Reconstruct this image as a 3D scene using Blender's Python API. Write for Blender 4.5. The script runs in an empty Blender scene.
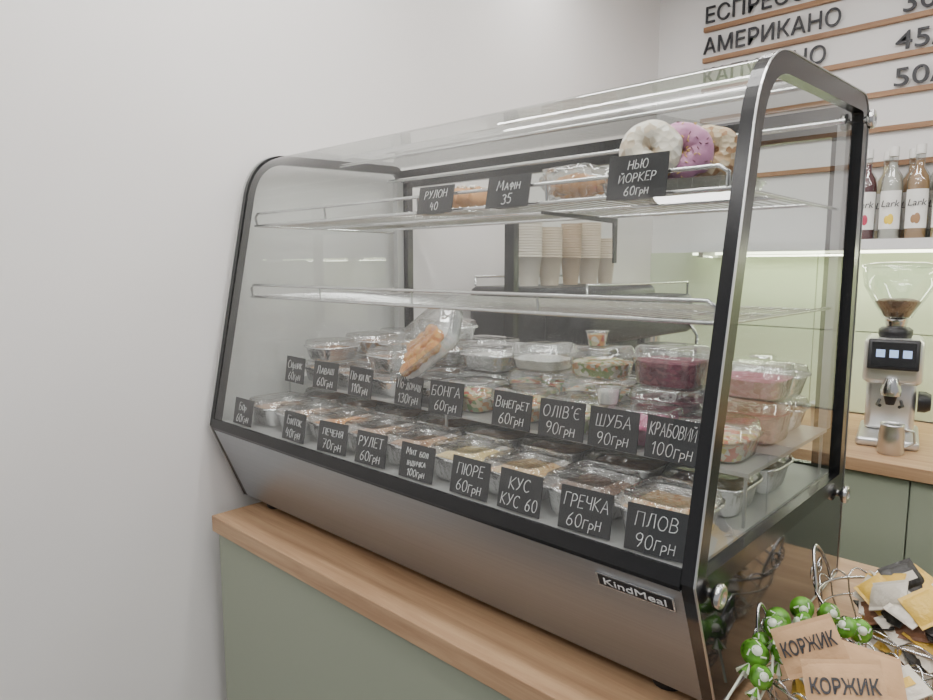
import bpy, math, random
from mathutils import Vector, Matrix, noise
random.seed(7)
scene=bpy.context.scene
# ------------------------------------------------------------ materials
def newmat(name):
    m=bpy.data.materials.new(name); m.use_nodes=True
    nt=m.node_tree; b=nt.nodes['Principled BSDF']; return m,nt,b
def pbr(name,col,rough=.5,metal=0,bump=0,bscale=50,var=0,vscale=4,stretch=(1,1,1),emit=0,ecol=None,spec=None):
    m,nt,b=newmat(name); N=nt.nodes; L=nt.links
    b.inputs['Base Color'].default_value=(*col,1); b.inputs['Roughness'].default_value=rough; b.inputs['Metallic'].default_value=metal
    if spec is not None: b.inputs['Specular IOR Level'].default_value=spec
    tc=N.new('ShaderNodeTexCoord'); mp=N.new('ShaderNodeMapping'); mp.inputs['Scale'].default_value=stretch
    L.new(tc.outputs['Object'],mp.inputs['Vector'])
    if bump:
        n=N.new('ShaderNodeTexNoise'); n.inputs['Scale'].default_value=bscale; n.inputs['Detail'].default_value=4
        L.new(mp.outputs[0],n.inputs['Vector'])
        bp=N.new('ShaderNodeBump'); bp.inputs['Strength'].default_value=bump; bp.inputs['Distance'].default_value=.01
        L.new(n.outputs['Fac'],bp.inputs['Height']); L.new(bp.outputs[0],b.inputs['Normal'])
    if var:
        n2=N.new('ShaderNodeTexNoise'); n2.inputs['Scale'].default_value=vscale; L.new(mp.outputs[0],n2.inputs['Vector'])
        r=N.new('ShaderNodeValToRGB'); r.color_ramp.elements[0].position=.3; r.color_ramp.elements[1].position=.7
        r.color_ramp.elements[0].color=(*[c*(1-var) for c in col],1); r.color_ramp.elements[1].color=(*[min(1,c*(1+var)) for c in col],1)
        L.new(n2.outputs['Fac'],r.inputs[0]); L.new(r.outputs[0],b.inputs['Base Color'])
    if emit:
        b.inputs['Emission Color'].default_value=(*(ecol or col),1); b.inputs['Emission Strength'].default_value=emit
    return m
def food(name,cols,scale=60,rough=.5,bump=.6):
    m,nt,b=newmat(name); N=nt.nodes; L=nt.links
    tc=N.new('ShaderNodeTexCoord')
    v=N.new('ShaderNodeTexVoronoi'); v.inputs['Scale'].default_value=scale*2.2; L.new(tc.outputs['Object'],v.inputs['Vector'])
    sp=N.new('ShaderNodeSeparateColor'); L.new(v.outputs['Color'],sp.inputs[0])
    r=N.new('ShaderNodeValToRGB'); r.color_ramp.interpolation='CONSTANT'
    while len(r.color_ramp.elements)<len(cols): r.color_ramp.elements.new(.5)
    for i,c in enumerate(cols):
        r.color_ramp.elements[i].position=i/len(cols); r.color_ramp.elements[i].color=(*c,1)
    L.new(sp.outputs[0],r.inputs[0]); L.new(r.outputs[0],b.inputs['Base Color'])
    bp=N.new('ShaderNodeBump'); bp.inputs['Strength'].default_value=bump; bp.inputs['Distance'].default_value=.004
    L.new(v.outputs['Distance'],bp.inputs['Height']); L.new(bp.outputs[0],b.inputs['Normal'])
    b.inputs['Roughness'].default_value=rough
    return m
def thin(name,tint=(1,1,1),base=.05,edge=.8,power=4,rough=.02,bump=0,bscale=30):
    m=bpy.data.materials.new(name); m.use_nodes=True; nt=m.node_tree; N=nt.nodes; L=nt.links; N.clear()
    o=N.new('ShaderNodeOutputMaterial'); mx=N.new('ShaderNodeMixShader'); t=N.new('ShaderNodeBsdfTransparent'); g=N.new('ShaderNodeBsdfGlossy')
    t.inputs[0].default_value=(*tint,1); g.inputs['Roughness'].default_value=rough
    lw=N.new('ShaderNodeLayerWeight'); lw.inputs['Blend'].default_value=.5
    p=N.new('ShaderNodeMath'); p.operation='POWER'; p.inputs[1].default_value=power
    q=N.new('ShaderNodeMath'); q.operation='MULTIPLY_ADD'; q.inputs[1].default_value=edge; q.inputs[2].default_value=base
    L.new(lw.outputs['Facing'],p.inputs[0]); L.new(p.outputs[0],q.inputs[0]); L.new(q.outputs[0],mx.inputs[0])
    L.new(t.outputs[0],mx.inputs[1]); L.new(g.outputs[0],mx.inputs[2]); L.new(mx.outputs[0],o.inputs[0])
    if bump:
        tc=N.new('ShaderNodeTexCoord'); n=N.new('ShaderNodeTexNoise'); n.inputs['Scale'].default_value=bscale
        L.new(tc.outputs['Object'],n.inputs['Vector']); bp=N.new('ShaderNodeBump'); bp.inputs['Strength'].default_value=bump; bp.inputs['Distance'].default_value=.01
        L.new(n.outputs['Fac'],bp.inputs['Height']); L.new(bp.outputs[0],g.inputs['Normal'])
    return m
def woodmat(name,c1,c2,axis_scale=(1.2,22,22)):
    m,nt,b=newmat(name); N=nt.nodes; L=nt.links
    tc=N.new('ShaderNodeTexCoord'); mp=N.new('ShaderNodeMapping'); mp.inputs['Scale'].default_value=axis_scale
    L.new(tc.outputs['Object'],mp.inputs['Vector'])
    n=N.new('ShaderNodeTexNoise'); n.inputs['Scale'].default_value=2.2; n.inputs['Detail'].default_value=8; n.inputs['Roughness'].default_value=.65; n.inputs['Distortion'].default_value=.6
    L.new(mp.outputs[0],n.inputs['Vector'])
    r=N.new('ShaderNodeValToRGB'); e=r.color_ramp.elements
    e[0].position=.3; e[0].color=(*c1,1); e[1].position=.68; e[1].color=(*c2,1)
    L.new(n.outputs['Fac'],r.inputs[0]); L.new(r.outputs[0],b.inputs['Base Color']); b.inputs['Roughness'].default_value=.5
    bp=N.new('ShaderNodeBump'); bp.inputs['Strength'].default_value=.08; L.new(n.outputs['Fac'],bp.inputs['Height']); L.new(bp.outputs[0],b.inputs['Normal'])
    return m
M_wall=pbr('wall_paint',(.82,.795,.775),.75,bump=.05,bscale=18,var=.015,vscale=2)
M_wallb=pbr('back_wall_paint',(.80,.785,.77),.75,bump=.04,bscale=20)
M_ceil=pbr('ceiling_paint',(.8,.8,.8),.8,bump=.03)
M_floor=pbr('floor_tile',(.13,.128,.125),.5,var=.15,vscale=3)
M_splash=pbr('backsplash_green_glass',(.62,.70,.50),.25,var=.03)
M_green=pbr('sage_green_laminate',(.32,.35,.265),.55,bump=.02,bscale=80)
M_wood=woodmat('oak_laminate',(.32,.18,.095),(.52,.34,.195))
M_slat=woodmat('slat_wood',(.22,.11,.05),(.38,.21,.10))
M_steel=pbr('brushed_steel',(.36,.375,.39),.36,.85,bump=.06,bscale=6,var=.05,vscale=3,stretch=(1.0,160,160))
M_trim=pbr('steel_trim',(.6,.6,.6),.3,1)
M_chrome=pbr('chrome_wire',(.68,.68,.68),.18,1)
M_black=pbr('black_frame',(.008,.008,.009),.22)
M_dark=pbr('black_plastic',(.012,.012,.014),.4)
M_darkpanel=pbr('dark_polished_panel',(.015,.015,.016),.08,0,spec=.9)
M_glass=thin('display_glass',(.905,.925,.915),.085,.75,4,.01)
M_glass2=thin('sliding_door_glass',(.82,.86,.84),.05,.6,4,.02)
M_lid=thin('clear_plastic_lid',(.95,.95,.95),.17,.8,2.0,.10,.7,45)
M_clear=thin('clear_plastic_box',(.93,.94,.94),.13,.8,1.8,.08,.35,30)
M_foil=pbr('aluminium_foil',(.82,.82,.83),.25,1,bump=.5,bscale=60)
M_inner=pbr('case_interior_metal',(.42,.42,.41),.4,.4)
M_card=pbr('chalkboard_card',(.012,.012,.014),.55)
M_chalk=pbr('chalk_white',(.85,.85,.85),.8)
M_sign=pbr('sign_letter_black',(.02,.02,.025),.5)
M_kraft=pbr('kraft_paper',(.52,.32,.17),.75,bump=.15,bscale=90,var=.08,vscale=30)
M_led=pbr('led_lens',(1,1,1),.5,emit=44,ecol=(1,.98,.96))
M_led2=pbr('led_strip',(1,1,.9),.5,emit=7,ecol=(.96,1,.72))
M_white=pbr('white_plastic',(.78,.78,.78),.35)
M_silver=pbr('grinder_silver',(.66,.66,.66),.28,.75)
M_cupk=pbr('paper_cup_beige',(.68,.56,.42),.7); M_cupt=pbr('paper_cup_tan',(.50,.36,.23),.7); M_cupw=pbr('paper_cup_cream',(.72,.64,.54),.7)
# ------------------------------------------------------------ mesh builder
class MB:
    def __init__(s): s.v=[];s.f=[];s.m=[];s.s=[]
    def add(s,vs,fs,mi=0,sm=False,M=None):
        o=len(s.v)
        for v in vs:
            v=Vector(v); s.v.append(M@v if M else v)
        for f in fs: s.f.append([o+i for i in f]); s.m.append(mi); s.s.append(sm)
    def box(s,lo,hi,mi=0,M=None,c=0):
        x0,y0,z0=lo;x1,y1,z1=hi
        if c<=0:
            s.add([(x0,y0,z0),(x1,y0,z0),(x1,y1,z0),(x0,y1,z0),(x0,y0,z1),(x1,y0,z1),(x1,y1,z1),(x0,y1,z1)],
              [(3,2,1,0),(4,5,6,7),(0,1,5,4),(1,2,6,5),(2,3,7,6),(3,0,4,7)],mi,False,M); return
        def loop(i,z):
            pts=[]
            for cx,cy,a0 in ((x1-c,y1-c,0),(x0+c,y1-c,90),(x0+c,y0+c,180),(x1-c,y0+c,270)):
                for k in range(4):
                    a=math.radians(a0+30*k); pts.append((cx+(c-i)*math.cos(a),cy+(c-i)*math.sin(a),z))
            return pts
        Ls=[loop(c*.6,z0),loop(c*.15,z0+c*.3),loop(0,z0+c*.7),loop(0,z1-c*.7),loop(c*.15,z1-c*.3),loop(c*.6,z1)]
        s.loops(Ls,mi,True,M,True,True)
    def loops(s,Ls,mi=0,sm=True,M=None,cap0=False,cap1=False):
        n=len(Ls[0]); vs=[p for l in Ls for p in l]; fs=[]
        for k in range(len(Ls)-1):
            for i in range(n):
                j=(i+1)%n; fs.append((k*n+i,k*n+j,(k+1)*n+j,(k+1)*n+i))
        s.add(vs,fs,mi,sm,M)
        if cap0: s.add(Ls[0],[tuple(reversed(range(n)))],mi,False,M)
        if cap1: s.add(Ls[-1],[tuple(range(n))],mi,False,M)
    def tube(s,path,r,seg=6,mi=0,closed=False,M=None,cap=True):
        P=[Vector(p) for p in path]; n=len(P); Ls=[]; prev=None
        for i in range(n):
            if closed: t=(P[(i+1)%n]-P[i-1])
            else: t=P[min(i+1,n-1)]-P[max(i-1,0)]
            t.normalize()
            if prev is None: 
                u=t.orthogonal().normalized()
            else:
                u=prev-t*prev.dot(t)
                u=u.normalized() if u.length>1e-6 else t.orthogonal().normalized()
            prev=u; w=t.cross(u)
            Ls.append([P[i]+(u*math.cos(2*math.pi*k/seg)+w*math.sin(2*math.pi*k/seg))*r for k in range(seg)])
        if closed: Ls.append(Ls[0])
        s.loops(Ls,mi,True,M,cap and not closed,cap and not closed)
    def lathe(s,prof,seg=24,mi=0,M=None,sm=True,cap0=True,cap1=True):
        Ls=[[(r*math.cos(2*math.pi*k/seg),r*math.sin(2*math.pi*k/seg),z) for k in range(seg)] for r,z in prof]
        s.loops(Ls,mi,sm,M,cap0,cap1)
    def extr(s,poly,x0,x1,mi=0,M=None):
        n=len(poly); a=[(x0,y,z) for y,z in poly]; b=[(x1,y,z) for y,z in poly]
        fs=[(i,(i+1)%n,n+(i+1)%n,n+i) for i in range(n)]+[tuple(reversed(range(n))),tuple(range(n,2*n))]
        s.add(a+b,fs,mi,False,M)
    def ring(s,A,B,x0,x1,mi=0):
        n=len(A); vs=[(x,y,z) for x in (x0,x1) for P in (A,B) for y,z in P]; fs=[]
        for i in range(n):
            j=(i+1)%n
            fs+=[(i,j,n+j,n+i),(2*n+i,2*n+j,3*n+j,3*n+i),(i,j,2*n+j,2*n+i),(n+i,n+j,3*n+j,3*n+i)]
        s.add(vs,fs,mi)
    def sheet(s,pts,x0,x1,mi=0,sm=True):
        n=len(pts); s.add([(x0,y,z) for y,z in pts]+[(x1,y,z) for y,z in pts],[(i,i+1,n+i+1,n+i) for i in range(n-1)],mi,sm)
    def ball(s,c,r,mi=0,seg=12,rings=8,sc=(1,1,1),jit=0,M=None):
        Ls=[]
        for k in range(rings+1):
            a=-math.pi/2+math.pi*k/rings; a=max(min(a,1.54),-1.54); l=[]
            for i in range(seg):
                t=2*math.pi*i/seg; d=Vector((math.cos(a)*math.cos(t),math.cos(a)*math.sin(t),math.sin(a)))
                rr=r*(1+jit*noise.noise(d*2.5+Vector(c)*40)); l.append((c[0]+d.x*rr*sc[0],c[1]+d.y*rr*sc[1],c[2]+d.z*rr*sc[2]))
            Ls.append(l)
        s.loops(Ls,mi,True,M,True,True)
    def build(s,name,mats,parent=None,loc=(0,0,0),rot=(0,0,0),recalc=True):
        me=bpy.data.meshes.new(name); me.from_pydata([tuple(v) for v in s.v],[],s.f)
        for m in mats: me.materials.append(m)
        for i,p in enumerate(me.polygons): p.material_index=s.m[i]; p.use_smooth=s.s[i]
        me.update()
        if recalc:
            import bmesh as _b
            bm=_b.new(); bm.from_mesh(me); _b.ops.recalc_face_normals(bm,faces=bm.faces); bm.to_mesh(me); bm.free()
        o=bpy.data.objects.new(name,me); scene.collection.objects.link(o)
        o.location=loc; o.rotation_euler=rot
        if parent: o.parent=parent
        return o
def empty(name,loc=(0,0,0),rot=(0,0,0)):
    o=bpy.data.objects.new(name,None); o.empty_display_size=.05; scene.collection.objects.link(o); o.location=loc; o.rotation_euler=rot; return o
texts=[]
def text(name,s,size,mat,parent=None,loc=(0,0,0),rot=(math.pi/2,0,0),width=None,fixed=False,shear=0,align='CENTER',ext=.0004,off=0):
    c=bpy.data.curves.new(name,'FONT'); c.body=s; c.size=size; c.align_x=align; c.shear=shear; c.extrude=ext; c.offset=off
    c.materials.append(mat); o=bpy.data.objects.new(name,c); scene.collection.objects.link(o); o.location=loc; o.rotation_euler=rot
    if parent: o.parent=parent
    if width: texts.append((o,width,fixed))
    return o
# handwritten chalk strokes: each glyph = (advance width, [polylines])
def arc(cx,cy,rx,ry,a0,a1,n=9): return [(cx+rx*math.cos(math.radians(a0+(a1-a0)*i/n)),cy+ry*math.sin(math.radians(a0+(a1-a0)*i/n))) for i in range(n+1)]
G={
'А':(.62,[[(0,0),(.3,1),(.58,0)],[(.1,.36),(.5,.38)]]),
'Б':(.52,[[(.45,1),(.04,1),(0,0),(.3,0)]+arc(.28,.27,.2,.27,-80,90)+[(0,.55)]]),
'В':(.5,[[(0,0),(.02,1),(.22,1)]+arc(.2,.76,.2,.23,80,-90)+[(.05,.53)]+arc(.22,.27,.24,.27,90,-90)+[(0,0)]]),
'Г':(.46,[[(0,0),(.03,1),(.45,.98)]]),
'Д':(.66,[[(0,-.15),(.02,.05),(.58,.05),(.6,-.15)],[(.1,.05),(.22,1),(.48,1),(.5,.05)]]),
'Е':(.46,[[(.42,1),(.03,1),(0,0),(.42,.02)],[(.02,.53),(.34,.53)]]),
'Є':(.5,[arc(.32,.5,.3,.5,55,305),[(.05,.52),(.36,.52)]]),
'Ж':(.74,[[(.33,1),(.33,0)],[(0,1),(.33,.5),(0,0)],[(.68,1),(.33,.5),(.68,0)]]),
'И':(.58,[[(0,1),(.02,0),(.5,1),(.52,0)]]),
'Й':(.58,[[(0,.95),(.02,0),(.5,.95),(.52,0)],arc(.26,1.22,.13,.13,200,340,5)]),
'І':(.16,[[(.04,0),(.04,1)]]),
'К':(.52,[[(0,0),(.02,1)],[(.46,1),(.04,.48),(.48,0)]]),
'Л':(.56,[[(0,.02),(.12,.1),(.2,1),(.46,1),(.5,0)]]),
'М':(.7,[[(0,0),(.08,1),(.32,.3),(.56,1),(.64,0)]]),
'Н':(.54,[[(0,0),(.02,1)],[(.46,1),(.48,0)],[(.01,.5),(.47,.54)]]),
'О':(.62,[arc(.29,.5,.28,.5,90,450,14)]),
'П':(.56,[[(0,0),(.02,1),(.48,.98),(.5,0)]]),
'Р':(.48,[[(0,0),(.02,1)]+arc(.18,.74,.24,.26,90,-90)+[(.03,.46)]]),
'С':(.54,[arc(.3,.5,.3,.5,50,310,12)]),
'Т':(.54,[[(0,1),(.5,1)],[(.25,1),(.24,0)]]),
'У':(.52,[[(0,1),(.24,.42)],[(.48,1),(.2,.2),(.04,0)]]),
'Х':(.54,[[(0,1),(.48,0)],[(.48,1),(0,0)]]),
'Ф':(.6,[arc(.28,.6,.27,.27,90,450,14),[(.28,1.05),(.28,-.1)]]),
'Ч':(.5,[[(0,1),(.03,.55),(.2,.45),(.42,.52)],[(.42,1),(.44,0)]]),
'Ш':(.74,[[(0,1),(.02,0),(.66,0),(.68,1)],[(.34,1),(.34,0)]]),
'Ь':(.48,[[(0,1),(0,0),(.2,0)]+arc(.2,.26,.2,.26,-90,90)+[(0,.52)]]),
'Ю':(.76,[[(0,0),(.02,1)],[(.02,.5),(.2,.5)],arc(.45,.5,.25,.5,90,450,14)]),
'Я':(.5,[[(.44,0),(.44,1),(.24,1)]+arc(.24,.74,.2,.26,90,270)+[(.42,.48)],[(.24,.48),(0,0)]]),
'0':(.5,[arc(.24,.5,.22,.5,90,450,14)]),
'1':(.28,[[(0,.75),(.18,1),(.18,0)]]),
'3':(.46,[arc(.2,.76,.2,.23,150,-80)+arc(.2,.27,.23,.27,80,-150)]),
'4':(.5,[[(.12,1),(0,.42),(.42,.45)],[(.34,.8),(.34,0)]]),
'5':(.46,[[(.4,1),(.08,1),(.04,.58)]+arc(.18,.3,.22,.3,100,-130)]),
'6':(.48,[[(.36,1),(.12,.7)]+arc(.22,.27,.2,.27,160,520,12)]),
'7':(.46,[[(0,1),(.42,1),(.16,0)],[(.12,.5),(.38,.52)]]),
'9':(.48,[arc(.22,.73,.2,.26,0,360,12)+[(.4,.4),(.2,0)]]),
'-':(.36,[[(.04,.45),(.3,.47)]]),
'’':(.14,[[(.06,1.1),(.02,.85)]]),' ':(.35,[]),'.':(.14,[[(.03,0),(.05,.05)]])}
def chalk(b,s,cx,z,h,wmax,mi,y=-.0015,r=.0006):
    tot=0; items=[]
    for ch in s:
        up=ch.upper(); sc=1 if (ch==up) else .72
        g=G.get(up,G[' ']); items.append((g,sc,tot,ch)); tot+=(g[0]+.14)*sc
    tot-=.1; k=min(h*1.15,wmax/max(tot,.1)); ky=min(h,k*1.6)
    slope=random.uniform(-.01,.05)
    for g,sc,ox,ch in items:
        dy=random.uniform(-.04,.04)+(-.25 if ch=='р' else 0)
        for pl in g[1]:
            P=[]
            for (px,py) in pl:
                X=(ox+px*sc)*k-tot*k/2; Z=(py*sc+dy)*ky
                P.append((cx+X+Z*.12+random.uniform(-.012,.012)*k,y,z+Z+X*slope+random.uniform(-.012,.012)*k))
            b.tube(P,r,4,mi)
# ------------------------------------------------------------ room
XW=-1.215; YB=2.10; CT=.88
def plainbox(name,lo,hi,mat):
    b=MB(); b.box(lo,hi); return b.build(name,[mat])
plainbox('floor',(XW-.1,-2.5,-.1),(2.6,YB+.1,0),M_floor)
plainbox('ceiling',(XW-.1,-2.5,2.85),(2.6,YB+.1,2.95),M_ceil)
plainbox('wall_left',(XW-.1,-2.5,0),(XW,YB,2.85),M_wall)
plainbox('wall_back',(XW-.1,YB,0),(2.6,YB+.1,2.85),M_wallb)
b=MB()
for k in range(5):
    x0=XW+.001+k*.72; b.box((x0,YB-.012,.905),(min(x0+.716,2.6),YB-.001,1.215)); b.box((x0,YB-.012,1.219),(min(x0+.716,2.6),YB-.001,1.525))
b.build('trim_backsplash',[M_splash])
# ------------------------------------------------------------ front counter
b=MB(); b.box((-1.155,-.10,CT-.038),(1.3,.66,CT),0,None)
b.box((-1.153,-.085,.08),(1.3,.64,CT-.038),1); b.box((-1.10,-.05,0),(1.3,.60,.08),2)
o=b.build('service_counter',[M_wood,M_green,M_dark])
bv=o.modifiers.new('bev','BEVEL'); bv.width=.0015; bv.segments=2
# ------------------------------------------------------------ back counter (L shape)
XC=XW+.004
b=MB()
b.box((XC,1.40,.862),(2.55,YB-.016,.90),0); b.box((XC,1.44,.08),(2.55,YB-.016,.862),1); b.box((XC,1.50,0),(2.55,YB-.016,.08),2)
b.box((XC,.72,.862),(-.62,1.40,.90),0); b.box((XC,.74,0),(-.66,1.44,.862),1)
x=-.025-.45
while x<2.0:
    b.box((x+.002,1.42,.10),(x+.448,1.44,.855),1); x+=.45
o=b.build('back_counter',[M_wood,M_green,M_dark])
bv=o.modifiers.new('bev','BEVEL'); bv.width=.0015; bv.segments=2
# ------------------------------------------------------------ wall shelf + led
b=MB(); b.box((-1.0,1.86,1.527),(2.3,YB-.001,1.553),0); b.box((-1.0,1.845,1.52),(2.3,1.86,1.556),0)
for xx in (-.9,0,.9,1.9): b.box((xx,1.9,1.50),(xx+.02,YB-.013,1.527),0)
b.build('wall_shelf',[M_white])
b=MB(); b.box((-.98,2.02,1.512),(2.2,2.045,1.522),0); b.box((-.98,2.015,1.5221),(2.2,2.05,1.527),1); b.build('led_strip_light',[M_led2,M_white])
# ------------------------------------------------------------ menu board
mbd=empty('menu_board',(0,YB,0))
for k,z in enumerate((1.835,1.96,2.085,2.21,2.335,2.46)):
    b=MB(); b.box((-1.0,-.02,z-.009),(1.2,-.001,z+.009)); b.build('slat_%d'%k,[M_slat],mbd)
for s,z,x,w in (('ЕСПРЕССО',2.485,-1.0,.46),('АМЕРИКАНО',2.36,-1.0,.53),('КАПУЧИНО',2.235,-1.0,.48),('30',2.355,-.275,.10),('45/',2.228,-.285,.14),('50/',2.103,-.285,.14)):
    text('menu_text',s,.09,M_sign,mbd,(x,-.016,z),width=w,fixed=True,align='LEFT',ext=.004,off=.0002)
# ------------------------------------------------------------ ceiling lights
for (x,y) in ((-.42,.12),(-.42,-.20),(-.42,1.15),(-.42,-1.72),(1.2,.9),(1.2,-.6)):
    b=MB(); b.box((x-.75,y-.028,2.60),(x+.75,y+.028,2.606),0); b.box((x-.755,y-.033,2.607),(x+.755,y+.033,2.655),1)
    for q in (-.6,.6): b.tube([(x+q,y,2.655),(x+q,y,2.85)],.002,5,1)
    b.build('linear_ceiling_light',[M_led,M_white])
# ------------------------------------------------------------ display case
Z0=.90; LX=-1.188; RX=.014
LY,LZ=-.079,.190
case=empty('food_display_case',(0,0,Z0))
def bez(p0,p1,p2,n=10): return [((1-t)**2*p0[0]+2*t*(1-t)*p1[0]+t*t*p2[0],(1-t)**2*p0[1]+2*t*(1-t)*p1[1]+t*t*p2[1]) for t in [i/n for i in range(n+1)]]
front=[(LY,LZ)]; curve=bez((.030,.730),(.052,.833),(.150,.834),12); rear=bez((.49,.846),(.535,.848),(.535,.79),6)
BZ=.165; BY=LY*BZ/LZ
UP=[(BY,BZ)]+front+curve+rear+[(.535,BZ)]
FULL=[(0,0)]+front+curve+rear+[(.535,0)]
def offset(P,d):
    n=len(P); A=sum(P[i][0]*P[(i+1)%n][1]-P[(i+1)%n][0]*P[i][1] for i in range(n)); sg=1 if A>0 else -1; out=[]
    for i in range(n):
        a=Vector(P[i-1]);b_=Vector(P[i]);c=Vector(P[(i+1)%n]); e1=(b_-a).normalized(); e2=(c-b_).normalized()
        n1=Vector((-e1.y,e1.x))*sg; n2=Vector((-e2.y,e2.x))*sg; m=n1+n2; m=m/max(.35,(m.dot(m)/2)) if m.length>0 else n1
        out.append((b_.x+m.x*d,b_.y+m.y*d))
    return out
OUTP=offset(FULL,-.0016)
for nm,xa,xb,ta,tb,wd in (('end_panel_right',RX-.018,RX,RX-.0012,RX+.0014,.028),('end_panel_left',LX,LX+.016,LX-.002,LX+.004,.022)):
    IN=offset(UP,wd)
    b=MB(); b.ring(UP,IN,xa,xb,0)
    low=[(.001,.0),(BY,BZ),(.535,BZ),(.535,0)]
    b.extr(low,xa,xb,1); b.ring(OUTP,FULL,ta,tb,2)
    b.build(nm,[M_black,M_darkpanel,M_trim],case)
    b=MB(); xm=(xa+xb)/2; b.add([(xm,y,z) for y,z in offset(UP,wd-.003)],[tuple(range(len(UP)))],0); b.build(nm+'_glass',[M_glass],case)
b=MB()
for y,z in ((-.034,.168),(.508,.158),(.508,.805)):
    Mx=Matrix.Translation((RX,y,z))@Matrix.Rotation(math.pi/2,4,'Y')
    b.lathe([(.006,0),(.006,.006),(.013,.006),(.0155,.008),(.0155,.014),(.013,.016),(.008,.0165),(.007,.0145),(.001,.0145)],24,0,Mx)
b.build('fixing_knobs',[M_chrome],case)
xa,xb=LX+.016,RX-.018
b=MB(); b.extr([(.002,0),(-.0745,.178),(-.0745,.183),(.53,.183),(.53,0)],xa,xb,0); b.build('base_cabinet',[M_steel],case)
b=MB(); b.extr([(-.0785,.180),(-.0805,.186),(-.077,.206),(-.071,.206),(-.072,.182)],xa,xb,0)
b.box((xa,.516,.785),(xb,.533,.835)); b.box((xa,.516,.184),(xb,.533,.20))
for x in (-1.168,-.775,-.035): b.box((x,.512,.20),(x+.03,.532,.785))
b.build('frame_black',[M_black],case)
b=MB(); b.box((xa+.002,.485,.275),(xa+.020,.508,.80)); b.box((xb-.016,.485,.275),(xb-.002,.508,.80)); b.build('shelf_uprights',[M_inner],case)
b=MB(); pts=[(-.0745,.205)]+[(y+.002,z-.003) for y,z in curve]+[(.515,.840)]; b.sheet(pts,xa,xb); b.build('curved_front_glass',[M_glass],case)
b=MB(); b.sheet([(.524,.20),(.524,.785)],-.75,xb,0); b.build('sliding_door_glass',[M_glass2],case)
b=MB(); b.box((xa,-.070,.1835),(xb,.511,.197)); b.box((xa,.118,.272),(xb,.48,.278))
for x in (xa+.004,-.6,xb-.008):
    for y in (.125,.47): b.box((x,y,.197),(x+.004,y+.004,.272))
b.build('interior_deck',[M_inner],case)
b=MB(); b.tube([(xa,.47,.80),(xb,.47,.80)],.005,8,0); b.tube([(xa,.30,.825),(xb,.30,.825)],.004,8,0); b.build('support_rods',[M_chrome],case)
b=MB()
for x in (-1.1,-.07):
    for y in (.04,.48): b.lathe([(.022,-.02),(.024,-.012),(.018,0)],16,0,Matrix.Translation((x,y,0)))
b.build('feet',[M_dark],case)
bd=MB(); bd.box((-.055,-.001,-.011),(.055,.001,.011),0,None); bd.box((-.052,-.0016,-.0085),(.052,-.001,.0085),1)
ang=math.atan2(-.0765,.178)
badge=bd.build('badge',[M_chrome,M_card],case,(-.070,-.0657,.154),(-ang*1.0,0,0))
text('badge_text','KindMeal',.016,M_chalk,badge,(0,-.0018,-.0055),width=.088,fixed=True)
def shelf(name,z,y0,y1,rail):
    b=MB(); x0,x1=xa+.006,xb-.008
    for y in (y0,y1,(y0+y1)/2): b.tube([(x0,y,z),(x1,y,z)],.0032,7)
    for x in (x0,x1): b.tube([(x,y0,z),(x,y1,z)],.003,7)
    n=62
    for i in range(n):
        x=x0+(x1-x0)*(i+.5)/n; b.tube([(x,y0,z+.003),(x,y1,z+.003)],.0012,5)
    R=[(x0+.01,y0,z),(x0+.008,y0-.003,z+rail*.7),(x0+.02,y0-.004,z+rail)]+[(x0+.03+(x1-x0-.06)*i/6,y0-.004,z+rail) for i in range(7)]+[(x1-.02,y0-.004,z+rail),(x1-.008,y0-.003,z+rail*.7),(x1-.01,y0,z)]
    b.tube(R,.003,7)
    for i in range(1,4): xx=x0+(x1-x0)*i/4; b.tube([(xx,y0,z),(xx,y0-.003,z+rail)],.0022,6)
    for x in (x0,x1):
        b.tube([(x,y1,z),(x,.486,z)],.003,7)
    for x in ((-.37,) if z>.6 else ()):
        b.extr([(.37,z-.09),(.37,z-.004),(y0+.08,z-.004),(y0+.08,z-.009),(.355,z-.014),(.358,z-.09)],x-.0015,x+.0015,1)
    return b.build(name,[M_chrome,M_dark],case)
shelf('wire_shelf_top',.658,.048,.37,.028)
shelf('wire_shelf_mid',.490,.03,.38,.028)
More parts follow.
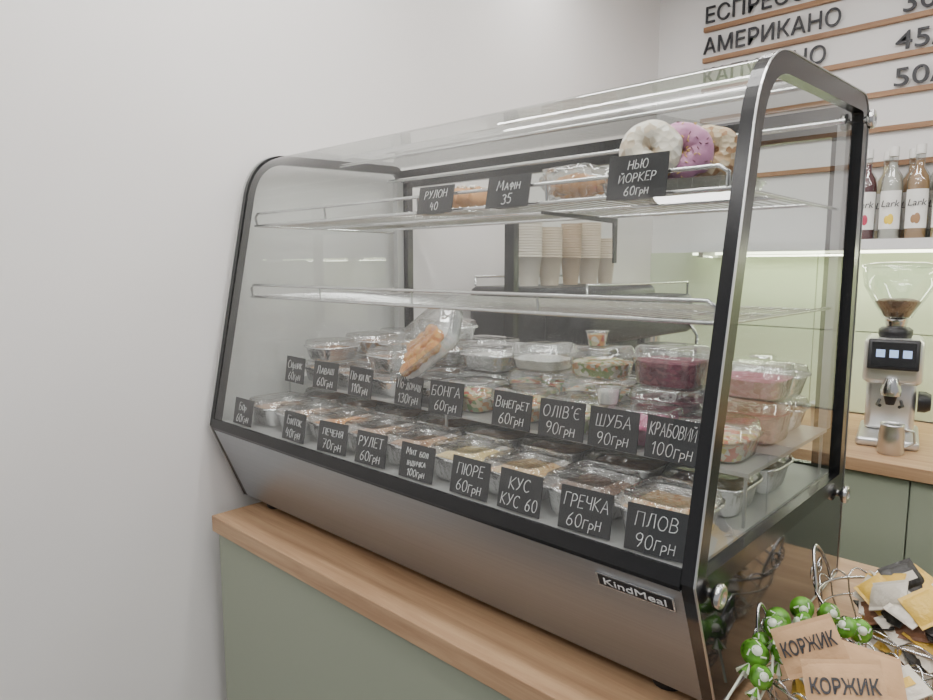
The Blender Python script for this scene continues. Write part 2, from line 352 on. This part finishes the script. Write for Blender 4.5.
# ------------------------------------------------------------ containers
def rr(w,d,z,fl=0,n=72,e=5,rot=0):
    pts=[]
    for i in range(n):
        t=2*math.pi*(i+.5)/n; c,s_=math.cos(t),math.sin(t)
        r=(abs(c)**e+abs(s_)**e)**(-1/e)*(1+(fl if i%2 else -fl))
        pts.append((w/2*r*c,d/2*r*s_,z))
    return pts
FOODS=dict(
 puree=food('food_puree',[(.80,.62,.25),(.75,.55,.2),(.85,.7,.35)],40),
 couscous=food('food_couscous',[(.75,.52,.2),(.8,.6,.3),(.6,.3,.1)],150),
 buckwheat=food('food_buckwheat',[(.17,.08,.04),(.25,.13,.07),(.1,.05,.03)],150),
 plov=food('food_plov',[(.78,.55,.28),(.85,.66,.42),(.7,.3,.08),(.72,.5,.25)],120),
 veg=food('food_vegetable_salad',[(.8,.35,.08),(.75,.65,.35),(.2,.35,.08),(.85,.8,.65),(.6,.1,.05)],45),
 olivier=food('food_olivier',[(.85,.78,.55),(.3,.4,.1),(.8,.35,.1),(.88,.84,.7)],50),
 beet=food('food_beet',[(.20,.03,.06),(.28,.05,.09),(.36,.10,.13)],50),
 shuba=food('food_shuba',[(.60,.08,.25),(.68,.14,.33),(.5,.05,.18)],50),
 crab=food('food_crab_salad',[(.85,.75,.5),(.8,.2,.12),(.85,.8,.65),(.8,.65,.15)],50),
 meat=food('food_meat',[(.35,.17,.08),(.42,.22,.1),(.5,.3,.15)],30),
 gold=food('food_fried_gold',[(.80,.33,.05),(.85,.45,.1),(.7,.25,.04)],45),
 white=food('food_cream',[(.85,.83,.78),(.9,.88,.85)],20))
def heap(b,w,d,z,amp,mi,n=36,e=5):
    Ls=[]; off=Vector((random.random()*9,random.random()*9,0))
    for k in range(9):
        q=1-k/8*.98; l=[]
        for (x,y,_) in rr(w*q,d*q,0,0,n,e):
            h=z+amp*(1-q*q)*.6+amp*.7*noise.noise(Vector((x*38,y*38,0))+off); l.append((x,y,h))
        Ls.append(l)
    b.loops(Ls,mi,True,None,False,True)
def foil_tray(loc,w,d,h,fd,rotz=0,lid=True,amp=.006,rot=None):
    b=MB(); n=72
    Ls=[rr(w*.80,d*.80,0.001,0,n),rr(w*.83,d*.83,.004,.006,n),rr(w*.95,d*.95,h-.003,.010,n),rr(w*.98,d*.98,h,0,n),rr(w*1.03,d*1.03,h+.001,0,n),rr(w*1.035,d*1.035,h-.003,.002,n)]
    b.loops(Ls,0,True,None,True,False)
    Li=[rr(w*.98,d*.98,h+.0005,0,n),rr(w*.925,d*.925,h-.003,.008,n),rr(w*.80,d*.80,.006,0,n)]; b.loops(Li,0,True,None,False,True)
    heap(b,w*.90,d*.90,h*.80,amp,1)
    if lid:
        b.loops([rr(w*1.03,d*1.03,h+.002,0,n),rr(w*.98,d*.98,h+.003,0,n),rr(w*.94,d*.94,h+.013,.004,n),rr(w*.89,d*.89,h+.015,0,n),rr(w*.85,d*.85,h+.0135,0,n),rr(w*.3,d*.3,h+.0145,0,n)],2,True,None,False,True)
    return b.build('foil_food_tray',[M_foil,FOODS[fd],M_lid],None,loc,rot or (0,0,rotz))
def plastic_box(loc,w,d,h,fd,rotz=0,fill=.75,amp=.008,rot=None):
    b=MB(); n=48
    b.loops([rr(w*.82,d*.82,0.001,0,n,4),rr(w*.86,d*.86,.004,.004,n,4),rr(w*.96,d*.96,h*.95,.004,n,4),rr(w*1.03,d*1.03,h,0,n,4)],0,True,None,True,False)
    Ls=[rr(w*.80,d*.80,.003,0,n,4),rr(w*.92,d*.92,h*fill,0,n,4)]; b.loops(Ls,1,True,None,True,False)
    heap(b,w*.92,d*.92,h*fill,amp,1,48,4)
    b.loops([rr(w*1.03,d*1.03,h+.001,0,n,4),rr(w*.96,d*.96,h+.003,0,n,4),rr(w*.92,d*.92,h+.016,.006,n,4),rr(w*.84,d*.84,h+.02,0,n,4),rr(w*.3,d*.3,h+.019,0,n,4)],0,True,None,False,True)
    return b.build('plastic_salad_container',[M_clear,FOODS[fd]],None,loc,rot or (0,0,rotz))
ZD=Z0+.1975; ZS=Z0+.2785
row1=['plov','buckwheat','couscous','puree','meat','meat','gold','meat','meat']
for i,fd in enumerate(row1):
    foil_tray((-.078-i*.1235,.040,ZD),.114,.130,.044,fd,random.uniform(-.02,.02))
for i in range(8): foil_tray((-.085-i*.14,.19,ZD),.125,.115,.045,'meat',random.uniform(-.02,.02))
for i in range(3): foil_tray((-.085-i*.14,.33,ZD),.125,.115,.045,'meat',random.uniform(-.02,.02))
for i,(fd,k) in enumerate((('crab','p'),('shuba','p'),('olivier','p'),('veg','p'),('veg','p'),('white','f'),('meat','f'),('meat','f'),('gold','f'))):
    X=-.078-i*.1235; loc=(X,.188,ZS)
    if k=='p': plastic_box(loc,.114,.118,.036,fd,random.uniform(-.03,.03),.8,.012)
    else:
        foil_tray(loc,.112,.118,.036,fd,random.uniform(-.03,.03))
        if i in (6,8): foil_tray((X,.190,ZS+.053),.108,.112,.034,'meat',random.uniform(-.08,.08))
for i,(fd,k) in enumerate((('beet','p'),('beet','p'),('olivier','p'),('veg','p'),('white','f'),('meat','f'),('gold','f'),('meat','f'))):
    X=-.085-i*.142; loc=(X,.325,ZS)
    if k=='p':
        plastic_box(loc,.132,.12,.05,fd,random.uniform(-.03,.03),.85,.008)
        if i==0: plastic_box((X+.003,.327,ZS+.071),.125,.115,.036,'shuba',.05,.85,.006)
        if i==1: plastic_box((X+.003,.327,ZS+.071),.125,.115,.052,'beet',.05,.85,.006)
        if i==2: plastic_box((X,.327,ZS+.071),.115,.105,.04,'olivier',.05,.7)
        if i==3: plastic_box((X,.327,ZS+.071),.12,.11,.036,'white',.05,.6)
    else:
        foil_tray(loc,.128,.12,.04,fd,random.uniform(-.03,.03))
        foil_tray((X+.004,.327,ZS+.057),.124,.115,.036,fd,.06)
        if i in(5,): foil_tray((X+.002,.325,ZS+.110),.12,.112,.034,fd,-.08)
for i in range(7):
    foil_tray((-.10-i*.162,.434,ZS),.145,.088,.04,'meat',random.uniform(-.02,.02))
    if i!=2: foil_tray((-.10-i*.162,.434,ZS+.057),.14,.086,.04,'white',random.uniform(-.02,.02))
# leaning clamshell with golden croquettes
b=MB(); n=48; W,D,H=.190,.125,.036
b.loops([rr(W*.84,D*.84,0,0,n,7),rr(W*.88,D*.88,.003,.003,n,7),rr(W*.97,D*.97,H,.003,n,7),rr(W*1.06,D*1.06,H+.001,0,n,7),rr(W*1.06,D*1.06,H-.004,0,n,7)],0,True,None,True,False)
b.loops([rr(W*1.04,D*1.04,H+.002,0,n,7),rr(W*.97,D*.97,H+.004,0,n,7),rr(W*.90,D*.90,H+.018,.003,n,7),rr(W*.86,D*.86,H+.020,0,n,7),rr(W*.3,D*.3,H+.019,0,n,7)],0,True,None,False,True)
b.loops([rr(W*.80,D*.80,.002,0,n,7),rr(W*.86,D*.86,.012,0,n,7),rr(W*.1,D*.1,.013,0,n,7)],2,True,None,True,True)
for (px,py) in ((-.062,-.034),(-.034,-.038),(-.004,-.036),(.024,-.036),(-.058,-.004),(-.028,-.008),(.002,-.004),(.030,-.010),(-.054,.026),(-.026,.024),(.004,.026)):
    b.ball((px,py,.023),.0175,1,16,10,(1.05,.95,.7),.3)
M_clear2=thin('clear_clamshell',(.96,.97,.97),.10,.7,2.2,.05,.1,30)
b.build('croquette_clamshell',[M_clear2,FOODS['gold'],M_white],None,(-.655,.156,ZS+.118),(math.radians(48),math.radians(-34),math.radians(4)))
for (x,y,z,fd) in ((-.255,.165,ZS+.0568,'white'),(-.371,.310,ZS+.132,'veg')):
    b=MB(); b.lathe([(.016,0),(.0165,.002),(.0205,.026),(.023,.027),(.023,.0285),(.021,.0295),(.001,.03)],24,0); b.lathe([(.015,.001),(.0185,.022),(.001,.0225)],20,1)
    b.build('sauce_cup',[M_clear,FOODS[fd]],None,(x,y,z))
# ------------------------------------------------------------ price cards
def card(loc,w,h,lines,yaw=0,tilt=-12):
    b=MB(); b.box((-w/2,-.001,0),(w/2,.001,h),0); b.box((-w*.25,.001,0),(w*.25,.006,.002),0)
    n=len(lines); hh=(h-.007)/n
    for i,s in enumerate(lines):
        chalk(b,s,random.uniform(-.001,.001),h-.004-hh*(i+.87),hh*.68,w*.86,1)
    return b.build('price_card',[M_card,M_chalk],None,loc,(math.radians(tilt),0,math.radians(yaw)),False)
row1c=((-.055,'ПЛОВ','90грн'),(-.160,'ГРЕЧКА','60грн'),(-.275,'КУС','КУС 60'),(-.376,'ПЮРЕ','60грн'),(-.50,'Мит бол','індичка','100грн'),(-.624,'РУЛЕТ','60грн'),(-.743,'печеня','70грн'),(-.879,'Биток','40грн'),(-1.09,'Борщ','60грн'))
for c in row1c: card((c[0],-.048,ZD+.002),.080,.060,c[1:],random.uniform(-4,8),-10)
row2c=((-.115,'КРАБОВИЙ','100грн'),(-.215,'ШУБА','90грн'),(-.314,'ОЛІВ’Є','90грн'),(-.422,'Вінегрет','60грн'),(-.588,'БОНГА','60грн'),(-.697,'По-домаш','130грн'),(-.858,'По-київс','110грн'),(-.990,'Лаваш','60грн'),(-1.12,'Сирник','60грн'))
for c in row2c: card((c[0],.1115,ZS-.004),.088,.064,c[1:],random.uniform(-4,6),-8)
ZT=Z0+.6635
card((-.140,.030,ZT-.012),.086,.060,('НЬЮ','ЙОРКЕР','60грн'),4,-8)
card((-.366,.029,ZT-.010),.083,.052,('Мафін','35'),3,-12)
card((-.530,.029,ZT-.010),.083,.048,('РУЛОН','40'),2,-12)
# ------------------------------------------------------------ pastries
M_dough=pbr('doughnut_dough',(.50,.25,.09),.6,bump=.3,bscale=60,var=.2,vscale=30)
M_gw=food('white_glaze',[(.76,.68,.55),(.62,.50,.36),(.82,.77,.68),(.78,.71,.6)],42,.4,.6); M_gp=pbr('pink_glaze',(.52,.22,.38),.35,bump=.3,bscale=40,var=.1,vscale=20)
M_gn=food('nut_topping',[(.50,.32,.16),(.32,.16,.06),(.60,.48,.32)],50)
M_sp1=pbr('sprinkle_dark',(.15,.03,.05),.5); M_sp2=pbr('sprinkle_yellow',(.85,.6,.1),.5)
def donut(x,y,R,glaze,kind,yaw):
    b=MB(); r=R*.485; RR=R-r; 
    def tor(r,mi,a0,a1,z=0,n=40,m=14,wob=0):
        Ls=[]
        for k in range(m+1):
            a=a0+(a1-a0)*k/m; l=[]
            for i in range(n):
                t=2*math.pi*i/n; w=wob*math.sin(5*t+1)*(1 if k in (0,m) else 0)
                q=r*(1+.12*noise.noise(Vector((math.cos(t)*2,math.sin(t)*2,a+x*50)))); l.append(((RR+q*math.cos(a+w))*math.cos(t),(RR+q*math.cos(a+w))*math.sin(t),q*math.sin(a+w)+z))
            Ls.append(l)
        b.loops(Ls,mi)
    tor(r,0,0,2*math.pi); tor(r*1.06,1,.20,math.pi-.05,wob=.4)
    if kind=='s':
        for i in range(60):
            t=random.uniform(0,6.28);a=random.uniform(.3,2.8); q=r*1.1; p=Vector(((RR+q*math.cos(a))*math.cos(t),(RR+q*math.cos(a))*math.sin(t),q*math.sin(a)))
            d=Vector((random.uniform(-1,1),random.uniform(-1,1),0)).normalized()*.0022; b.tube([p-d,p+d],.0008,5,2+i%2)
    return b.build('glazed_doughnut',[M_dough,glaze,M_sp1,M_sp2],None,(x,y,ZT+.0195+R+.001),(math.radians(80),0,math.radians(yaw)))
b=MB(); b.loops([rr(.20,.15,.0,0,48,8),rr(.21,.16,.019,.004,48,8),rr(.218,.168,.0192,0,48,8)],0,True,None,True,False); b.loops([rr(.205,.155,.0190,0,48,8),rr(.1,.08,.0188,0,48,8)],1,True,None,False,True)
b.build('pastry_tray',[M_clear,M_dark],None,(-.140,.170,ZT),(0,0,.2))
donut(-.172,.128,.045,M_gw,'',30); donut(-.141,.164,.044,M_gp,'s',30); donut(-.114,.204,.043,M_gn,'',32)
b=MB()
for i in range(9):
    t=(i-4)/4; b.ball((t*.05,.012*t*t,.024),.024*(1-.55*abs(t)**1.5),0,14,8,(.55,1.1,.95),.2)
b.ball((0,0,.031),.060,1,24,12,(1.0,.6,.48),.45)
b.build('wrapped_croissant',[M_dough,M_clear],None,(-.315,.150,ZT+.004),(0,0,.3))
b=MB()
for i in range(5): b.ball(((i-2)*.022,0,.02),.026,0,14,8,(.8,1.3,.85),.3)
for i in range(60): 
    a=random.uniform(0,6.28); b.ball(((random.random()-.5)*.09,.024*math.cos(a),.038+.004*random.random()),.0035,1,6,4)
b.build('sweet_bun_roll',[M_dough,M_gw],None,(-.590,.16,ZT+.006),(0,0,.2))
# ------------------------------------------------------------ espresso machine and cups
em=empty('espresso_machine',(-.93,1.10,.90))
b=MB(); b.box((-.22,-.33,.10),(.10,.33,.50),0,None,.03); b.box((-.22,-.33,.02),(.24,.33,.12),0,None,.02); b.box((.08,-.33,.34),(.24,.33,.47),0,None,.025)
for y in (-.28,.28):
    for x in (-.18,.18): b.lathe([(.02,0),(.016,.02)],12,1,Matrix.Translation((x,y,0)))
for y in (-.16,.16):
    b.lathe([(.035,.27),(.038,.34)],20,1,Matrix.Translation((.16,y,0))); b.tube([(.16,y,.285),(.31,y,.27)],.012,10,0)
b.tube([(-.20,-.31,.50),(-.20,-.31,.53),(-.20,.31,.53),(-.20,.31,.50)],.004,6,1); b.tube([(.22,-.31,.47),(.22,-.31,.51),(.22,.31,.51),(.22,.31,.47)],.004,6,1)
b.tube([(.22,.29,.4),(.27,.29,.33),(.26,.29,.16)],.006,8,1)
b.build('body',[M_dark,M_chrome],em)
def cupstack(x,y,n,mat,r=.04):
    b=MB(); h0=.09
    prof=[(r*.72,0),(r*.98,h0),(r*1.05,h0+.001),(r*1.05,h0+.004)]
    for k in range(1,n):
        z=h0+.004+k*.0085; prof+=[(r*.99,z-.0075),(r*.99,z-.003),(r*1.05,z-.002),(r*1.05,z)]
    prof.append((r*.95,prof[-1][1])); prof.append((r*.75,prof[-1][1]-.05))
    b.lathe(prof,28,0,None,True,True,True); b.build('paper_cup_stack',[mat],None,(x,y,1.401))
cupstack(-1.0,.90,14,M_cupw); cupstack(-1.0,1.01,12,M_cupk); cupstack(-1.0,1.13,14,M_cupt,.034); cupstack(-1.0,1.24,15,M_cupk); cupstack(-1.0,1.35,9,M_cupk,.034)
def canister(name,x,y,r,h,m,lidm):
    b=MB(); b.lathe([(r*.95,0),(r,.004),(r,h-.01),(r*.92,h)],28,0); b.lathe([(r*1.03,h),(r*1.03,h+.018),(r*.9,h+.022)],28,1); b.build(name,[m,lidm],None,(x,y,.9005))
canister('tea_canister',-.50,1.80,.055,.16,M_white,M_dark); canister('sugar_jar',-.36,1.86,.045,.12,M_kraft,M_chrome); canister('napkin_canister',-.62,1.90,.05,.20,M_silver,M_chrome)
for i,(x,y) in enumerate(((-.42,1.62),(-.33,1.66),(-.28,1.58))):
    b=MB(); b.lathe([(.026,0),(.038,.10),(.0395,.101),(.0395,.104),(.030,.02)],24,0,None,True,True,True); b.build('paper_cup',[(M_cupw,M_white,M_cupk)[i]],None,(x,y,.9005))
# ------------------------------------------------------------ syrup bottles
M_bg=thin('bottle_glass',(.9,.93,.93),.12,.8,2.5,.03)
M_lab=pbr('label_white',(.85,.84,.80),.6); M_cap=pbr('bottle_cap',(.8,.79,.76),.4)
liq=[pbr('syrup_berry',(.10,.015,.02),.15),pbr('syrup_clear',(.50,.48,.42),.15),pbr('syrup_caramel',(.34,.19,.08),.15),pbr('syrup_vanilla',(.58,.48,.26),.15)]
deco=[pbr('label_berry',(.5,.05,.1),.5),pbr('label_banana',(.85,.6,.05),.5),pbr('label_nut',(.35,.2,.1),.5),pbr('label_gold',(.65,.45,.15),.5)]
def bottle(x,y,k):
    b=MB(); b.lathe([(.030,0),(.034,.004),(.034,.19),(.030,.215),(.015,.24),(.0135,.29),(.015,.291)],24,0)
    b.lathe([(.0315,.002),(.0318,.186),(.027,.212),(.0125,.237),(.012,.262)],24,1)
    b.lathe([(.0155,.283),(.0155,.312),(.014,.315)],20,2)
    seg=16; vs=[];fs=[]
    for i in range(seg+1):
        a=math.radians(-155+130*i/seg); vs+=[(.0346*math.cos(a),.0346*math.sin(a),.035),(.0346*math.cos(a),.0346*math.sin(a),.165)]
    for i in range(seg): fs.append((2*i,2*i+2,2*i+3,2*i+1))
    b.add(vs,fs,3,True)
    b.ball((.004,-.0345,.068),.014,4,12,8,(.7,.12,1.3)); b.ball((-.006,-.034,.066),.012,4,12,8,(.7,.12,1.2))
    o=b.build('syrup_bottle',[M_bg,liq[k],M_cap,M_lab,deco[k]],None,(x,y,1.5565),(0,0,.12))
    text('label_text','Lark',.032,M_sign,o,(0,-.0356,.110),width=.054,fixed=True,shear=.2)
for x,y,k in ((-.312,1.95,0),(-.234,1.95,1),(-.156,1.95,2),(-.080,1.95,3),(-.270,2.04,3),(-.192,2.04,2),(-.112,2.04,1),(-.005,1.95,0)): bottle(x,y,k)
# ------------------------------------------------------------ coffee grinder
g=empty('coffee_grinder',(-.150,1.74,.90),(0,0,.18))
b=MB(); b.box((-.085,-.16,.001),(.085,.13,.028),0,None,.012); b.box((-.07,-.02,.028),(.07,.12,.20),0,None,.02)
b.box((-.082,-.08,.19),(.082,.13,.335),0,None,.022)
Mt=Matrix.Translation((0,-.082,.285))@Matrix.Rotation(math.radians(-12),4,'X')
b.box((-.07,-.012,-.048),(.07,.004,.048),1,Mt,.006)
b.box((-.060,-.0135,-.038),(.060,-.0122,.038),2,Mt)
for i in range(3): b.box((-.047+i*.036,-.0142,-.010),(-.023+i*.036,-.0136,.014),3,Mt)
b.lathe([(.028,0),(.030,.02),(.018,.055)],20,4,Matrix.Translation((0,-.075,.155)))
b.lathe([(.012,-.03),(.02,0)],16,1,Matrix.Translation((0,-.075,.155)))
for s in (-1,1): b.tube([(s*.03,-.03,.13),(s*.034,-.09,.125),(s*.026,-.125,.128)],.005,8,1)
b.lathe([(.034,0),(.034,.02),(.026,.035)],20,1,Matrix.Translation((.075,.0,.13))@Matrix.Rotation(math.pi/2,4,'Y'))
b.lathe([(.045,.335),(.048,.345),(.048,.36),(.038,.368)],28,1)
b.lathe([(.028,.368),(.032,.385),(.032,.395),(.045,.40)],28,4)
b.build('body',[M_silver,M_dark,M_black,pbr('display_glow',(.35,.5,.8),.4,emit=.6),M_chrome],g)
b=MB(); b.lathe([(.042,.40),(.05,.415),(.098,.50),(.105,.545),(.10,.56)],32,0,None,True,False,False); b.lathe([(.107,.557),(.107,.567),(.07,.575),(.02,.577)],32,0,None,True,False,True)
b.lathe([(.035,.402),(.045,.42),(.066,.452),(.04,.460),(.001,.462)],28,1); b.build('hopper',[M_bg,pbr('coffee_beans',(.12,.06,.03),.4,bump=1,bscale=120)],g)
b=MB(); b.lathe([(.033,0),(.036,.004),(.034,.06),(.031,.085),(.033,.092),(.031,.091),(.029,.084),(.032,.06),(.033,.008),(.001,.007)],28,0)
b.tube([(.034,0,.075),(.058,0,.07),(.060,0,.035),(.035,0,.02)],.004,8,0); b.build('milk_pitcher',[M_trim],None,(-.100,1.53,.9005),(0,0,.4))
b=MB(); b.lathe([(.022,0),(.026,.002),(.027,.012),(.012,.018),(.012,.05),(.020,.075),(.018,.088),(.002,.09)],20,0); b.build('coffee_tamper',[M_dark],None,(.05,1.66,.9005))
# ------------------------------------------------------------ wire baskets
def basket(name,cx,cy,rx,ry,h):
    b=MB(); n=56
    def ell(k,z): return [(rx*k*math.cos(2*math.pi*i/n),ry*k*math.sin(2*math.pi*i/n),z) for i in range(n)]
    b.tube(ell(1,h),.0022,6,0,True); b.tube(ell(.97,h*.72),.0014,6,0,True); b.tube(ell(.86,h*.35),.0014,6,0,True); b.tube(ell(.72,.003),.002,6,0,True)
    m=22
    for i in range(m):
        a=2*math.pi*i/m; c=lambda a,k,z:(rx*k*math.cos(a),ry*k*math.sin(a),z)
        b.tube([c(a,0.05,.003),c(a,.4,.003),c(a,.70,.004),c(a,.86,h*.35),c(a,.97,h*.72),c(a,1,h)],.0012,5)
        a2=a+2*math.pi/m
        b.tube([c(a+(a2-a)*t,1+.05*math.sin(math.pi*t),h+.012*math.sin(math.pi*t)) for t in [j/8 for j in range(9)]],.0014,5)
    for s in (0,math.pi):
        P=[]
        for j in range(17):
            t=j/16; a=s-.32+.64*t; P.append((rx*math.cos(a)*(1.02+.06*math.sin(math.pi*t)),ry*math.sin(a)*1.02,h+.062*math.sin(math.pi*t)**.7))
        b.tube(P,.0024,7)
        for sg in (-1,1):
            P=[]
            for j in range(22):
                t=j/21; rr_=.016*(1-t*.75); a=t*8; P.append((rx*math.cos(s+sg*.14)*1.06,ry*math.sin(s+sg*.14)+rr_*math.cos(a)*sg,h+.025+rr_*math.sin(a)))
            b.tube(P,.0014,5)
    return b.build(name,[M_chrome],None,(cx,cy,CT+.001))
basket('wire_basket',.142,.085,.102,.085,.072)
basket('wire_basket',.195,.295,.145,.115,.090)
M_pg=pbr('lollipop_green',(.10,.28,.025),.2,var=.5,vscale=60); M_pw=pbr('wrapper_white',(.70,.75,.62),.35,bump=.3)
M_yel=pbr('wrapper_yellow',(.75,.48,.08),.35,bump=.5,bscale=60); M_blk=pbr('wrapper_black',(.03,.028,.025),.3,bump=.5,bscale=60); M_wht=pbr('wrapper_cream',(.70,.64,.54),.4,bump=.5,bscale=60); M_blu=pbr('wrapper_brown',(.22,.10,.05),.4,bump=.4,bscale=60)
def lolly(x,y,z,rx_,rz_,r=.014):
    b=MB(); b.ball((0,0,0),r,0,20,12,(1,1,.72),.12)
    b.lathe([(r*.42,r*.60),(r*.40,r*.73),(.0005,r*.76)],16,1)
    b.lathe([(r*1.0,-.002),(r*1.10,0),(r*1.0,.002)],20,0,None,True,False,False)
    for i in range(3):
        a=i*2.1+x*30
        b.tube([(r*.5*math.cos(a),r*.5*math.sin(a),r*.62),(r*.8*math.cos(a+.6),r*.8*math.sin(a+.6),r*.45)],.0012,5,1)
    b.tube([(0,-r*.9,0),(0,-r*5.0,0)],.0017,6,1)
    for s in range(9):
        a=s*.7; b.add([(0,-r*.9,0),(.010*math.cos(a),-r*1.9,.010*math.sin(a)),(.010*math.cos(a+.6),-r*2.0,.010*math.sin(a+.6))],[(0,1,2)],s%2)
    b.build('wrapped_lollipop',[M_pg,M_pw],None,(x,y,z),(rx_,random.uniform(-.5,.5),rz_))
for (x,y,z) in ((.050,.025,.980),(.060,.062,1.004),(.052,.098,.995),(.070,.135,1.004),(.095,.165,.992),(.105,.128,1.012),(.085,.092,1.006),(.138,.145,.994),(.066,.003,.965),(.130,.110,1.010),(.078,.040,.985),(.044,.060,.975)):
    lolly(x,y,z,math.radians(random.uniform(35,80)),random.uniform(-.8,.9),random.uniform(.0125,.016))
def pouch(name,loc,rot,w,h,t,mats,txt=None,band=False):
    b=MB(); n=10; 
    for s in (-1,1):
        vs=[];fs=[]
        for j in range(n+1):
            for i in range(n+1):
                u=i/n*2-1;v=j/n*2-1; k=max(0,(1-abs(u)**3)*(1-abs(v)**2.2)); vs.append((u*w/2*(1-.04*k),s*t/2*k**.6+.0006*s,v*h/2*(1-.02*k)))
        for j in range(n):
            for i in range(n): fs.append((j*(n+1)+i,j*(n+1)+i+1,(j+1)*(n+1)+i+1,(j+1)*(n+1)+i))
        b.add(vs,fs,0,True)
        if band: b.add([(x_,s*(t/2+.0008),z_) for x_,z_ in ((-w*.3,-h*.22),(w*.3,-h*.22),(w*.3,h*.12),(-w*.3,h*.12))],[(0,1,2,3)],1)
    for v in (-1,1): b.box((-w/2,-.001,v*h/2-.004),(w/2,.001,v*h/2+.004),0)
    o=b.build(name,mats,None,loc,rot)
    if txt:
        text('pack_text',txt,.022,M_sign,o,(0,-t/2-.0015,-.006),width=w*.86,fixed=True,ext=.0006,off=.0004)
    return o
pouch('cookie_package',(.112,.024,1.014),(math.radians(-38),math.radians(-28),math.radians(22)),.072,.050,.010,[M_kraft],'КОРЖИК')
pouch('cookie_package',(.160,-.014,1.000),(math.radians(-42),math.radians(-14),math.radians(18)),.080,.054,.010,[M_kraft],'КОРЖИК')
pouch('cookie_package',(.170,.062,.990),(math.radians(-60),math.radians(14),math.radians(30)),.07,.05,.010,[M_kraft])
cols=[M_yel,M_blk,M_wht,M_blu,M_blk,M_wht,M_yel,M_wht]
for i in range(72):
    a=i*2.4; q=math.sqrt((i*.618)%1)*.82; z=CT+.03+(i/72)*.095
    pouch('candy_packet',(.195+.116*q*math.cos(a),.295+.090*q*math.sin(a),z),(random.uniform(-1.5,-.6),random.uniform(-.6,.6),random.uniform(-.8,1.2)),random.uniform(.045,.06),random.uniform(.030,.040),.012,[cols[(i*5+i//8)%8],M_wht if cols[(i*5+i//8)%8]!=M_wht else M_yel],None,i%3==0)
for i in range(22):
    a=i*2.4; q=math.sqrt((i*.618)%1)*.72
    pouch('candy_packet',(.142+.075*q*math.cos(a),.085+.062*q*math.sin(a),CT+.025+i*.003),(random.uniform(-1.5,-.8),random.uniform(-.5,.5),random.uniform(-.8,1.2)),.05,.036,.011,[cols[(i+2)%7],M_yel],None,i%3==0)
# ------------------------------------------------------------ fit text widths
bpy.context.view_layer.update()
for o,w,fx in texts:
    d=o.dimensions.x
    if d>0 and (fx or d>w): o.scale.x=w/d
# ------------------------------------------------------------ lights, world
def area(name,loc,rot,sx,sy,p,col=(1,.975,.95)):
    l=bpy.data.lights.new(name,'AREA'); l.shape='RECTANGLE'; l.size=sx; l.size_y=sy; l.energy=p; l.color=col
    o=bpy.data.objects.new(name,l); scene.collection.objects.link(o); o.location=loc; o.rotation_euler=rot
area('ceiling_area_light',(.3,-.6,2.8),(0,0,0),2.2,1.6,24)
area('shelf_led_light',(.3,1.98,1.505),(math.radians(-10),0,0),2.4,.03,9,(.97,1,.75))
w=bpy.data.worlds.new('World'); scene.world=w; w.use_nodes=True
w.node_tree.nodes['Background'].inputs[0].default_value=(.88,.89,.91,1); w.node_tree.nodes['Background'].inputs[1].default_value=.48
# ------------------------------------------------------------ camera
cd=bpy.data.cameras.new('camera'); cam=bpy.data.objects.new('camera',cd); scene.collection.objects.link(cam)
cd.sensor_width=36; cd.lens=26.0; cd.clip_start=.02
cam.location=(.33,-.80,1.46); cam.rotation_euler=(math.radians(83),0,math.radians(43.3)); scene.camera=cam
